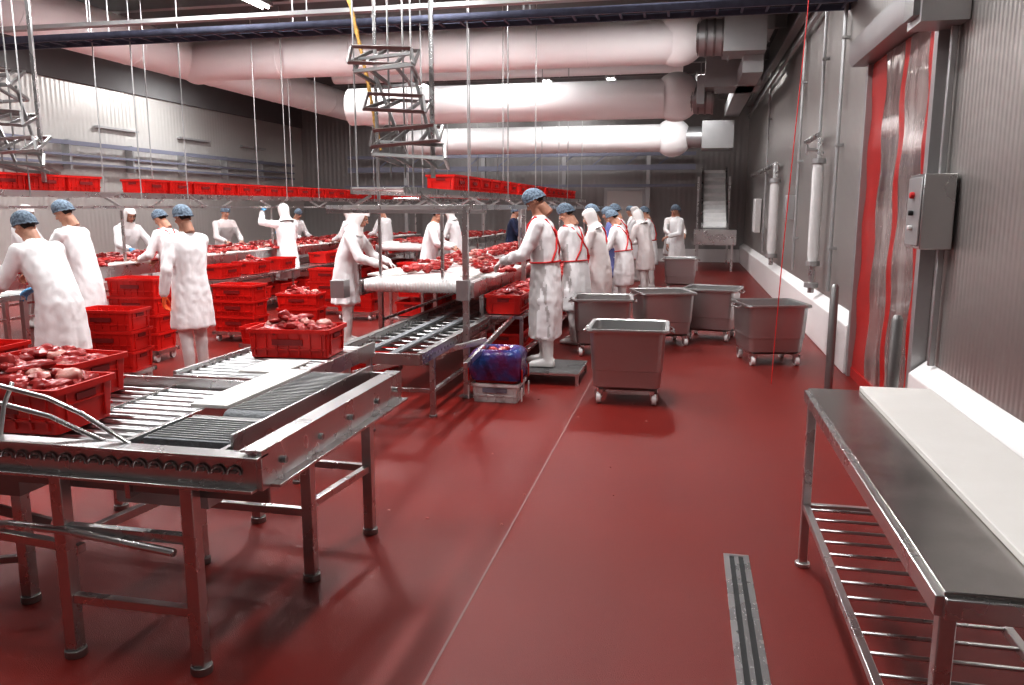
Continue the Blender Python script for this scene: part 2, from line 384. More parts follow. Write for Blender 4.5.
# ------------------------------------------------------------------ right foreground table
m=MB()
xa,xb,ya,yb=.58,1.12,1.80,3.85; zt=.87
m.b(xa,xb,ya,yb,zt-.012,zt,M_steelT)
for (p,q) in (((xa,ya),(xb,ya)),((xa,yb),(xb,yb)),((xa,ya),(xa,yb)),((xb,ya),(xb,yb))):
    m.bar((p[0],p[1],zt-.035),(q[0],q[1],zt-.035),.035,.05,M_steel)
m.b(.80,1.10,ya+.04,yb-.01,zt,zt+.022,M_board)
for x in (xa+.02,xb-.02):
    for y in (ya+.04,yb-.02):
        m.bar((x,y,.02),(x,y,zt-.04),.038,.038,M_steel); m.cyl((x,y,0),(x,y,.02),.035,M_steel,14)
for x in (xa+.02,xb-.02): m.bar((x,ya+.04,.30),(x,yb-.02,.30),.03,.03,M_steel)
y=ya+.1
while y<yb: m.cyl((xa+.02,y,.305),(xb-.02,y,.305),.008,M_steel,8); y+=.125
for y in (ya+.04,yb-.02): m.bar((xa+.02,y,.30),(xb-.02,y,.30),.03,.03,M_steel)
m.obj("steel_work_table",bevel=.003)

# ------------------------------------------------------------------ foreground roller conveyor
m=MB(); Z=.85
def rollers(m,x0,x1,y0,y1,z,r=.025,gap=.065,mt=None):
    y=y0
    while y<y1: m.cyl((x0,y,z),(x1,y,z),r,mt or M_roll,12); y+=gap
m.b(-3.6,-1.42,2.40,2.415,Z-.12,Z,M_steel); m.b(-3.6,-1.42,2.36,2.40,Z-.12,Z-.108,M_steel); m.b(-3.6,-1.40,2.37,2.45,Z-.004,Z+.006,M_steel)
x=-3.55
while x<-1.48:
    pts=[(x+.026*math.cos(a),2.393,Z-.065+.03*math.sin(a)) for a in [math.pi*k/6 for k in range(7)]]
    m.tube(pts,.005,M_steelD,6); m.b(x-.010,x+.010,2.388,2.40,Z-.06,Z-.048,M_steelD); x+=.062
m.b(-1.42,-1.40,2.40,3.80,Z-.12,Z+.02,M_steel); m.b(-1.48,-1.40,2.40,3.80,Z+.015,Z+.025,M_steel)
m.b(-1.40,-1.36,2.45,3.78,Z-.12,Z-.108,M_steel)
m.bar((-1.57,2.5,Z+.0),(-1.57,3.8,Z+.0),.012,.09,M_steel)
m.b(-1.57,-1.42,3.78,3.80,Z-.12,Z+.015,M_steel)
for y in (2.55,2.85,3.15,3.45,3.7): m.cyl((-1.40,y,Z-.05),(-1.385,y,Z-.05),.014,M_steelD,8)
zl=.74
m.b(-3.6,-1.97,3.80,3.82,zl-.10,zl+.04,M_steel); m.b(-1.99,-1.97,2.45,3.82,zl-.10,Z+.01,M_steel); m.b(-1.6,-1.58,2.45,3.8,Z-.1,Z,M_steel)
m.b(-2.72,-2.70,2.45,3.82,zl-.10,zl-.0,M_steel)
rollers(m,-3.55,-2.0,2.50,3.78,zl-.028,.023,.088)
m.b(-3.6,-1.42,2.47,2.485,zl-.08,zl+.02,M_steelD)
m.b(-1.85,-1.60,2.92,3.72,Z-.02,Z+.016,M_beltG); m.cyl((-1.85,2.92,Z-.02),(-1.60,2.92,Z-.02),.035,M_beltG,16); m.cyl((-1.85,3.72,Z-.02),(-1.60,3.72,Z-.02),.035,M_beltG,16)
y=2.94
while y<3.7: m.b(-1.845,-1.605,y,y+.008,Z+.016,Z+.021,M_steelD); y+=.028
m.b(-1.95,-1.60,2.52,2.82,Z-.03,Z+.006,M_beltG); m.cyl((-1.95,2.84,Z-.02),(-1.60,2.84,Z-.02),.03,M_steelD,14)
y=2.54
while y<2.81: m.b(-1.945,-1.605,y,y+.008,Z+.006,Z+.011,M_steelD); y+=.028
m.b(-2.04,-1.865,2.95,3.72,Z+.01,Z+.026,M_board)
for (x,y) in ((-1.70,2.42),(-2.24,2.42),(-1.64,3.2),(-2.24,3.25),(-1.58,3.76),(-2.24,3.78),(-2.75,2.75),(-3.1,2.6),(-3.1,3.78)):
    zt_=Z-.1 if y<2.5 or x>-2 else zl-.1
    m.bar((x,y,.03),(x,y,zt_),.05,.05,M_steel); m.cyl((x,y,0),(x,y,.03),.04,M_steelD,14); m.cyl((x,y,.03),(x,y,.07),.018,M_steel,10)
for z in (.24,.52): m.bar((-2.24,2.42,z),(-1.70,2.42,z),.035,.035,M_steel)
m.bar((-2.24,3.22,.32),(-1.64,3.22,.32),.035,.035,M_steel); m.bar((-1.64,3.2,.36),(-1.58,3.76,.36),.035,.035,M_steel)
m.bar((-2.24,2.44,.46),(-2.24,3.78,.36),.035,.035,M_steel); m.bar((-3.1,2.6,.4),(-2.24,2.5,.4),.035,.035,M_steel); m.bar((-2.24,3.78,.36),(-1.58,3.76,.36),.035,.035,M_steel)
m.tube([(-2.9,2.45,.45),(-2.5,2.44,.5),(-2.2,2.39,.52),(-1.75,2.38,.48)],.016,M_steel,10)
m.b(-2.15,-1.75,2.6,3.1,.56,.66,M_galv)
m.bar((-3.1,2.6,.2),(-2.75,2.75,.2),.03,.03,M_steelD); m.bar((-3.4,2.45,.68),(-2.75,2.9,.3),.03,.04,M_steelD); m.b(-3.3,-2.7,2.7,3.5,.5,.6,M_steelD)
for k,z in enumerate((.98,1.05)):
    m.tube([(-3.6,2.75,z+.03),(-3.0,2.60,z+.02),(-2.6,2.50,z-.01),(-2.3,2.47,z-.05),(-2.15,2.46,z-.10),(-2.05+.1*k,2.45,Z)],.010,M_steel,8)
for x in (-3.0,-2.5): m.tube([(x,2.44,Z),(x,2.47,.96),(x,2.52,1.04)],.009,M_steel,8)
m.obj("roller_conveyor",bevel=.002)
inst("red_crate",ME_crateM2,(-2.87,2.98,zl),.03); inst("red_crate",ME_crateM,(-3.2,3.5,zl),-.05)

# second roller conveyor (mid left)
m=MB(); Z=.66
rollers(m,-3.08,-2.32,4.40,5.6,Z-.015,.022,.088)
for x in (-3.1,-2.3): m.b(x-.012,x+.012,4.35,5.65,Z-.08,Z+.03,M_steel)
m.b(-2.75,-2.45,4.5,4.9,Z+.008,Z+.02,M_board)
for x in (-3.08,-2.32):
    for y in (4.4,5.6): m.bar((x,y,.02),(x,y,Z-.06),.04,.04,M_steel); m.cyl((x,y,0),(x,y,.02),.035,M_steelD)
for y in (4.4,5.6): m.bar((-3.08,y,.25),(-2.32,y,.25),.03,.03,M_steel)
m.b(-3.1,-2.3,4.33,4.35,Z-.08,Z+.01,M_steel)
m.obj("roller_conveyor",bevel=.002)
inst("red_crate",ME_crateM2,(-2.68,5.18,.67),.08)

# chain conveyor under the cutting table
m=MB(); Z=.56
XL,XR=-2.72,-1.98
for x in (XL,XR):
    m.b(x-.015,x+.015,5.8,10,Z-.07,Z+.02,M_steel); m.b(x-.03,x+.03,5.8,10,Z+.02,Z+.028,M_steelD)
    y=5.85
    while y<8: m.cyl((x-.02,y,Z-.03),(x+.02,y,Z-.03),.012,M_steelD,6); y+=.09
for x in (XL+.25,XR-.25): m.b(x-.03,x+.03,5.84,9.9,Z-.01,Z+.012,M_beltG)
y=5.84
while y<9.9: m.cyl((XL,y,Z-.04),(XR,y,Z-.04),.014,M_steelD,10); y+=.2
m.b(XL,XR,5.78,5.80,Z-.07,Z+.02,M_steel); m.b(XL,XR,6.9,8.0,Z-.10,Z-.07,M_steelD)
m.bar((XL,6.2,Z-.25),(XR+.25,6.9,Z-.04),.03,.05,M_steel); m.bar((XR+.25,6.2,.42),(XR+.25,8.2,.58),.03,.05,M_steel)
for (x,y) in ((XL,6.1),(XR,6.1),(XL,8.2),(XR,8.2),(XL,9.9),(XR,9.9)):
    m.bar((x,y,.02),(x,y,Z-.06),.04,.04,M_steel); m.cyl((x,y,0),(x,y,.02),.035,M_steelD)
m.bar((XL,6.1,.22),(XR,6.1,.22),.03,.03,M_steel); m.bar((XR,6.1,.22),(XR,8.2,.22),.03,.03,M_steel)
m.cyl((XL-.15,5.9,.48),(XL,5.9,.48),.07,M_steel,16)
m.obj("chain_conveyor",bevel=.002)

# ------------------------------------------------------------------ cutting tables
def cutting_table(x0,x1,y0,y1,Z=.95):
    m=MB(); W=.33
    bx0,bx1=x0+W,x1-W
    m.b(x0+.02,x1-.02,y0+.06,y1,Z-.05,Z-.004,M_belt)
    m.cyl((x0+.04,y0+.07,Z-.065),(x1-.04,y0+.07,Z-.065),.066,M_belt,24)
    for k in range(34):
        xx=x0+.06+k*(x1-x0-.12)/33; m.cyl((xx-.006,y0+.07,Z-.065),(xx+.006,y0+.07,Z-.065),.073,M_white,20)
    for x in (x0,x1):
        m.b(x-.015,x+.015,y0,y1,Z-.17,Z-.01,M_steel)
    y=y0+.5
    while y<y1-1:
        for a,bb in ((x0-.12,bx0-.05),(bx1+.05,x1+.12)):
            m.b(a,bb,y,y+.95,Z-.004,Z+.018,M_board)
        y+=1.12
    y=y0+.5
    while y<y1:
        for x in (x0+.03,x1-.03): m.bar((x,y,.02),(x,y,Z-.05),.05,.05,M_steel); m.cyl((x,y,0),(x,y,.02),.035,M_steelD)
        m.bar((x0+.03,y,.2),(x1-.03,y,.2),.04,.04,M_steel); y+=2.0
    for x in (x0+.03,x1-.03): m.bar((x,y0+.5,.45),(x,y1,.45),.03,.03,M_steel)
    o=m.obj("cutting_table_conveyor",bevel=.002)
    m=MB(); y=y0+.7
    while y<y1-.5:
        for x in (x0+.1,x0+.35,(x0+x1)/2,x1-.3,x1-.05):
            if random.random()<.76: meatpile(m,x+random.uniform(-.08,.08),y+random.uniform(-.2,.2),Z+.03,.28,.26,random.randint(4,9),.055,.06,.2)
        y+=.42
    m.obj("meat_cuts")
cutting_table(-3.35,-2.12,7.9,22)
cutting_table(-8.55,-7.4,5.0,22)
cutting_table(-6.2,-5.2,15.5,23.5)
m=MB(); m.b(-6.6,-5.65,4.2,6.0,.90,.95,M_steel); m.b(-6.55,-5.7,4.25,5.95,.95,.972,M_board)
for x in (-6.55,-5.7):
    for y in (4.25,5.95): m.bar((x,y,0),(x,y,.9),.045,.045,M_steel)
m.obj("side_work_table",bevel=.002)
m=MB(); meatpile(m,-6.0,5.2,1.0,.5,.9,22,.07,.03); m.obj("meat_cuts")

def overhead(xc,y0,y1,cr,zz=1.90,posts=()):
    m=MB()
    for s_ in (-1,1):
        m.b(xc+s_*.28-.015,xc+s_*.28+.015,y0,y1,zz-.07,zz,M_steel)
    y=y0
    while y<y1: m.cyl((xc-.27,y,zz-.02),(xc+.27,y,zz-.02),.016,M_steel,8); y+=.3
    for y in posts:
        for s_ in (-1,1): m.tube([(xc+s_*.3,y,zz-.08),(xc+s_*.3,y,ZC)],.009,M_galv,6)
    y=y0+.5
    while y<y1:
        for s_ in (-1,1): m.bar((xc+s_*.5,y,1.70),(xc+s_*.28,y,zz-.08),.03,.03,M_steel)
        m.bar((xc-.5,y,1.70),(xc+.5,y,1.70),.035,.035,M_steel); y+=2.0
    for s_ in (-1,1): m.b(xc+s_*.5-.015,xc+s_*.5+.015,y0,y1,1.685,1.715,M_steel)
    y=y0+.5
    while y<y1:
        m.bar((xc+.5,y,.9),(xc+.5,y,1.66),.03,.03,M_steel) ; y+=4.0
    m.obj("overhead_crate_conveyor")
    m=MB()
    for (a,c) in cr:
        y=a
        while y<c: 
            m.M=Matrix.Translation((xc,y,zz))@Matrix.Rotation(math.pi/2+random.uniform(-.03,.03),4,'Z'); crate(m); y+=.63
    m.M=Matrix(); m.obj("red_crate_row")
overhead(-3.0,7.6,22,((10.0,13.5),(13.9,16),(16.6,21)),posts=(7.8,9.9,12.2,14.5,18.5,21))
overhead(-7.9,5.0,22,((8.0,9.4),(10.7,13.3),(13.6,17),(17.3,21.6)),posts=(8.2,10.2,11.3,14.5,15.9,19))
overhead(-5.7,16,23,((16.5,22.5),),posts=(17,20,23))
m=MB()
for (x,y,z0,z1) in ((-1.9,6.85,0,1.72),(-3.2,8.12,.95,4.6),(-1.93,9.6,0,1.72),(-1.93,13,0,1.72)):
    w_=.05 if z0==0 else .03
    m.bar((x,y,z0),(x,y,z1),w_,w_,M_steel)
    if z0==0: m.cyl((x,y,0),(x,y,.015),.07,M_steelD,14)
m.bar((-1.9,6.85,1.7),(-1.9,20,1.7),.04,.05,M_steel); m.bar((-1.9,7.6,1.66),(-3.55,7.6,1.66),.04,.04,M_steel); m.bar((-1.9,6.85,1.7),(-3.55,7.6,1.7),.04,.04,M_steel)
m.b(-3.55,-3.4,7.6,7.75,.78,.96,M_galv); m.b(-1.98,-1.87,6.81,6.89,.88,1.06,M_galv)
m.obj("steel_support_frame",bevel=.002)
def lift():
    m=MB()
    m.b(.32,.36,.15,.19,2.0,5.3,M_steel)
    m.tube([(-.10,.1,5.3),(-.10,.1,2.0)],.010,M_steelD,6); m.tube([(.06,.1,5.3),(.06,.1,2.0)],.010,M_steelD,6)
    for k,(z,t,sx,w) in enumerate(((3.20,.42,-.05,.34),(3.0,-.18,-.02,.30),(2.72,.3,.08,.32),(2.42,.38,.18,.36),(2.16,-.15,.22,.38))):
        m.M=Matrix.Translation((sx,0,z))@Matrix.Rotation(t,4,'X')@Matrix.Rotation((-1)**k*.07,4,'Y')
        for (p,q) in (((-w,-.26,0),(w,-.26,0)),((-w*.7,.26,0),(w*.7,.26,0)),((-w,-.26,0),(-w*.7,.26,0)),((w,-.26,0),(w*.7,.26,0)),
                      ((-w*.45,-.26,0),(-w*.35,.26,0)),((w*.45,-.26,0),(w*.35,.26,0)),((-w,-.26,.0),(-w*.9,-.2,.14)),((w,-.26,.0),(w*.9,-.2,.14)),((-w*.9,-.2,.14),(w*.9,-.2,.14))):
            m.bar(p,q,.026,.032,M_steelD)
    m.M=Matrix()
    m.bar((-.25,.05,3.1),(.1,.05,2.2),.024,.03,M_steelD); m.bar((.18,.05,3.1),(.40,.05,2.2),.024,.03,M_steelD)
    return m.mesh("lift")
ME_lift=lift()
inst("crate_lift_frame",ME_lift,(-2.95,8.0,0),0); inst("crate_lift_frame",ME_lift,(-7.9,8.2,0),.2)
m=MB(); pts=[(-3.75+.5*t+.05*math.sin(t*3),8.3,4.6-2.3*t) for t in [i/30 for i in range(31)]]
m.tube(pts,[.016 if i%2 else .026 for i in range(31)],M_yel,8); m.obj("yellow_cable_chain")

m=MB()
m.bar((.75,25.2,2.75),(.75,23.0,1.15),.62,.06,M_white)
for s_ in (-1,1): m.bar((.75+s_*.34,25.2,2.8),(.75+s_*.34,23,1.2),.04,.16,M_steel)
for t in range(7): m.bar((.45,25.1-t*.32,2.74-t*.232),(1.05,25.1-t*.32,2.74-t*.232),.03,.1,M_pipeW)
m.b(.2,1.3,22.2,23.1,.7,1.1,M_steel)
for x in (.3,1.2):
    for y in (22.3,25): m.bar((x,y,0),(x,y,.75 if y<23 else 2.6),.06,.06,M_steel)
m.obj("incline_conveyor")
m=MB()
for x in (-9,-6.4,-3.8,-1.2):
    m.bar((x,25.3,0),(x,25.3,3.4),.12,.12,M_galv)
m.bar((-11,25.3,2.9),(.2,25.3,2.9),.14,.16,M_dim); m.bar((-11,25.3,3.3),(.2,25.3,3.3),.14,.10,M_dim); m.bar((-11,25.0,2.35),(.2,25.0,2.35),.1,.08,M_dim)
for x in range(-10,0): m.bar((x,25.3,2.9),(x+.5,25.3,3.3),.04,.04,M_dim)
m.obj("rear_steel_gantry")
m=MB(); m.b(-2.6,-1.3,25.9,25.98,0,2.3,M_galv); m.b(-2.5,-1.4,25.86,25.9,.05,2.2,M_wallL); m.cyl((-1.5,25.84,1.1),(-1.5,25.84,1.2),.02,M_steel); m.obj("door_2")

for y in (8.35,9.0,9.65,10.9,11.6,12.3,13.5,14.6,15.4):
    inst("red_crate",ME_crateM if y<13 else ME_crate,(-1.84,y,.60),math.pi/2)
    if y>8.2: inst("red_crate",ME_crate,(-1.84,y,.2),math.pi/2)
m=MB()
for z in (.19,.59): 
    m.b(-2.05,-1.62,8.0,16,z-.03,z,M_steel)
for y in (8.05,10.3,13,15.9):
    for x in (-2.03,-1.64): m.bar((x,y,0),(x,y,.58),.035,.035,M_steel)
m.obj("crate_shelf_rack",bevel=.002)
m=MB()
for z in (.19,.62): m.b(-4.0,-3.5,10.4,20,z-.03,z,M_steel)
for y in (10.45,13,16,19.9):
    for x in (-3.98,-3.52): m.bar((x,y,0),(x,y,.6),.035,.035,M_steel)
m.obj("crate_shelf_rack",bevel=.002)
for i in range(9):
    inst("red_crate",ME_crateM if i%2 else ME_crate,(-3.75,10.8+i*1.0,.63),math.pi/2)
    inst("red_crate",ME_crate,(-3.75,10.8+i*1.0,.2),math.pi/2)
m=MB()
for z in (.19,.62): m.b(-7.2,-6.75,10.7,20,z-.03,z,M_steel)
for y in (10.8,13,16,19.9):
    for x in (-7.18,-6.77): m.bar((x,y,0),(x,y,.6),.035,.035,M_steel)
m.obj("crate_shelf_rack",bevel=.002)
for i in range(10):
    if i!=3: inst("red_crate",ME_crateM2 if i%2 else ME_crate,(-6.98,11.1+i*.9,.63),math.pi/2)
    inst("red_crate",ME_crate,(-6.98,11.1+i*.9,.2),math.pi/2)
dstack(-5.95,7.85,4,.05); dstack(-5.45,6.75,3,.1); dstack(-5.0,4.75,3,.1,ME_crate); dstack(-4.75,8.5,1,0); dstack(-5.6,9.3,3,0,ME_crate); dstack(-5.2,10.2,2,.1,ME_crateM2)
dstack(-4.9,11.5,2,.0,ME_crateM); dstack(-5.6,12,3,.0,ME_crate); dstack(-4.7,13.6,3,.1); dstack(-3.9,7.6,1,.2)
dstack(-3.05,7.3,1,0,ME_crate)
# bagged crates
m=MB(); crate(m,M_pipeW,.44,.36,.17); m.M=Matrix.Translation((0,0,.17)); crate(m,M_red,.42,.34,.16); m.M=Matrix()
def bagfn(v):
    k=1+.12*noise.noise(v*14)+.08*noise.noise(v*30); return Vector((v.x*k,v.y*k,v.z))
rs=[]
for z,w in ((.20,.44),(.26,.46),(.33,.47),(.40,.46),(.45,.42),(.47,.36),(.455,.30),(.42,.2)):
    rs.append([bagfn(p) for p in rrect(w,w*.82,.05,z,6)])
m.loft(rs,M_bag); meatpile(m,0,0,.43,.2,.16,6,.05,.03); m.obj("bagged_crate_stack").location=(-1.60,6.85,0)
m=MB(); m.b(-.3,.3,-.35,.35,.10,.12,M_steel)
for x in (-.28,.28):
    for y in (-.33,.33): m.bar((x,y,0),(x,y,.1),.03,.03,M_steel)
for k in range(12): m.b(-.29,.29,-.33+k*.06,-.32+k*.06,.12,.126,M_steelD)
m.obj("step_platform").location=(-1.26,7.82,0)
m=MB()
for i in range(20):
    x=random.uniform(-1.6,.1); y=random.uniform(4,9); 
    m.ell((x,y,.003),(random.uniform(.005,.014),random.uniform(.004,.009),.004),M_fat,7,4)
m.obj("meat_scraps")

# ------------------------------------------------------------------ people
def voxel(mb,size,it):
    me=mb.mesh("src",smooth=False); o=bpy.data.objects.new("src",me); COL.objects.link(o)
    r=o.modifiers.new("r",'REMESH'); r.mode='VOXEL'; r.voxel_size=size
    s_=o.modifiers.new("s",'SMOOTH'); s_.iterations=it; s_.factor=.5
    dg=bpy.context.evaluated_depsgraph_get(); dg.update()
    out=bpy.data.meshes.new_from_object(o.evaluated_get(dg))
    bv=BVHTree.FromPolygons([v.copy() for v in mb.v],mb.f)
    idx=[]
    for p in out.polygons:
        h=bv.find_nearest(p.center); idx.append(mb.fm[h[2]] if h[2] is not None else 0)
    out.materials.clear()
    for mm in mb.mats: out.materials.append(mm)
    out.polygons.foreach_set("material_index",idx)
    out.polygons.foreach_set("use_smooth",[True]*len(out.polygons))
    bpy.data.objects.remove(o); return out

def head_mesh(skin):
    m=MB()
    m.ell((0,-.012,.025),(.074,.093,.088),skin,20,14); m.ell((0,.018,-.035),(.058,.068,.078),skin,20,14)
    m.ell((0,.058,-.094),(.026,.024,.02),skin); m.limb([(0,.082,.012),(0,.102,-.022)],[.008,.0125],skin)
    m.ell((-.012,.092,-.026),(.009,.01,.007),skin); m.ell((.012,.092,-.026),(.009,.01,.007),skin)
    m.ell((0,.07,.022),(.055,.018,.010),skin)
    for s_ in (-1,1):
        m.ell((s_*.042,.055,-.025),(.02,.022,.018),skin); m.ell((s_*.076,-.004,-.008),(.009,.02,.032),skin)
    m.ell((0,.078,-.056),(.022,.013,.006),M_lip); m.ell((0,.077,-.066),(.019,.012,.006),M_lip)
    m.cyl((0,-.02,-.07),(0,-.03,-.19),.054,skin,16)
    me=voxel(m,.0055,2)
    me.materials.append(M_dark); di=len(me.materials)-1
    for p in me.polygons:
        c=p.center
        if c.z>-.045 and abs(c.x)<.082 and ((c.y<-.03 and c.z<.2) or c.z>.062): p.material_index=di
    e=MB(); e.v=[v.co.copy() for v in me.vertices]; e.f=[list(p.vertices) for p in me.polygons]; e.fm=[p.material_index for p in me.polygons]; e.mats=list(me.materials)
    for s_ in (-1,1):
        e.ell((s_*.030,.0735,.001),(.0135,.009,.0075),M_eye,12,8); e.ell((s_*.030,.0805,.001),(.006,.004,.006),M_dark,8,6)
        e.tube([(s_*.014,.087,.019),(s_*.03,.086,.024),(s_*.046,.073,.018)],.0035,M_dark,6)
    return e.mesh("head",ang=80)
HEADS=[head_mesh(s_) for s_ in SK]

def net_mesh():
    m=MB(); rs=[]
    for i in range(10):
        t=i/9; ph=t*math.pi/2
        r=math.cos(ph*.98); z=.016+.118*math.sin(ph)
        puff=1+.10*math.sin(t*math.pi)
        rs.append([Vector((.086*r*puff*math.cos(a),-.012+.105*r*puff*math.sin(a),z-(.038*(1-math.sin(a))*.9-.022)*(1-t)+.004*math.sin(a*14)*(1-t))) for a in [2*math.pi*k/36 for k in range(36)]])
    m.loft(rs,M_net); ring=[p.copy() for p in rs[0]]; ring.append(ring[0]); m.tube(ring,.006,M_net,6)
    return m.mesh("hairnet",ang=60)
def hood_mesh():
    m=MB(); n=36; zs=[.128,.118,.095,.06,.03,0,-.03,-.06,-.09,-.12,-.16,-.20]
    rx=[.02,.05,.078,.092,.097,.098,.096,.092,.086,.092,.12,.16]; ry=[.02,.06,.092,.106,.110,.108,.104,.098,.092,.09,.105,.125]
    vs=[];fs=[]
    for i,z in enumerate(zs):
        for k in range(n):
            a=2*math.pi*k/n; vs.append(Vector((rx[i]*math.cos(a),-.012+ry[i]*math.sin(a),z)))
    for i in range(len(zs)-1):
        for k in range(n):
            am=math.degrees(2*math.pi*(k+.5)/n); zc=(zs[i]+zs[i+1])/2
            if abs(am-90)<46 and -.085<zc<.062: continue
            a=i*n+k; c=i*n+(k+1)%n; fs.append((a,a+n,c+n,c))
    fs.append(tuple(range(n))); m.add(vs,fs,M_hood)
    return m.mesh("hood",ang=70)
ME_net=net_mesh(); ME_hood=hood_mesh()

def hand_mesh(mm):
    m=MB()
    def rr(y,w,t): return [Vector((w*math.cos(a),y,t*math.sin(a))) for a in [2*math.pi*k/12 for k in range(12)]]
    m.loft([rr(-.02,.027,.021),rr(.01,.030,.02),rr(.05,.041,.017),rr(.09,.042,.013),rr(.098,.036,.009)],mm)
    for x,l,c in ((-.031,.072,.50),(-.0105,.082,.46),(.0105,.077,.5),(.031,.060,.58)):
        p=Vector((x,.088,0)); pts=[p.copy()]; a=0.12
        for sgm,ll in enumerate((.45,.32,.26)):
            a+=c*(.8 if sgm else .7); p=p+Vector((x*.08*(1-sgm*.4),math.cos(a),-math.sin(a)))*l*ll; pts.append(p.copy())
        m.limb(pts,[.0100,.0092,.0085,.0075],mm,10)
    m.limb([(-.026,.015,-.004),(-.052,.045,-.012),(-.062,.075,-.026),(-.055,.098,-.036)],[.016,.0125,.0105,.0085],mm,10)
    return voxel(m,.0038,1)
HANDS={}
def hand(mm):
    if mm.name not in HANDS: HANDS[mm.name]=hand_mesh(mm)
    return HANDS[mm.name]
m=MB(); m.bar((0,.0,0),(0,.11,0),.018,.028,M_glB); 
m.add([(-.0012,.11,-.014),(.0012,.11,-.014),(.0012,.11,.014),(-.0012,.11,.014),(0,.26,.006),(0,.23,-.014)],[(0,3,4,5),(1,5,4,2),(3,2,4),(0,5,1)],M_steel); ME_knife=m.mesh("knife")

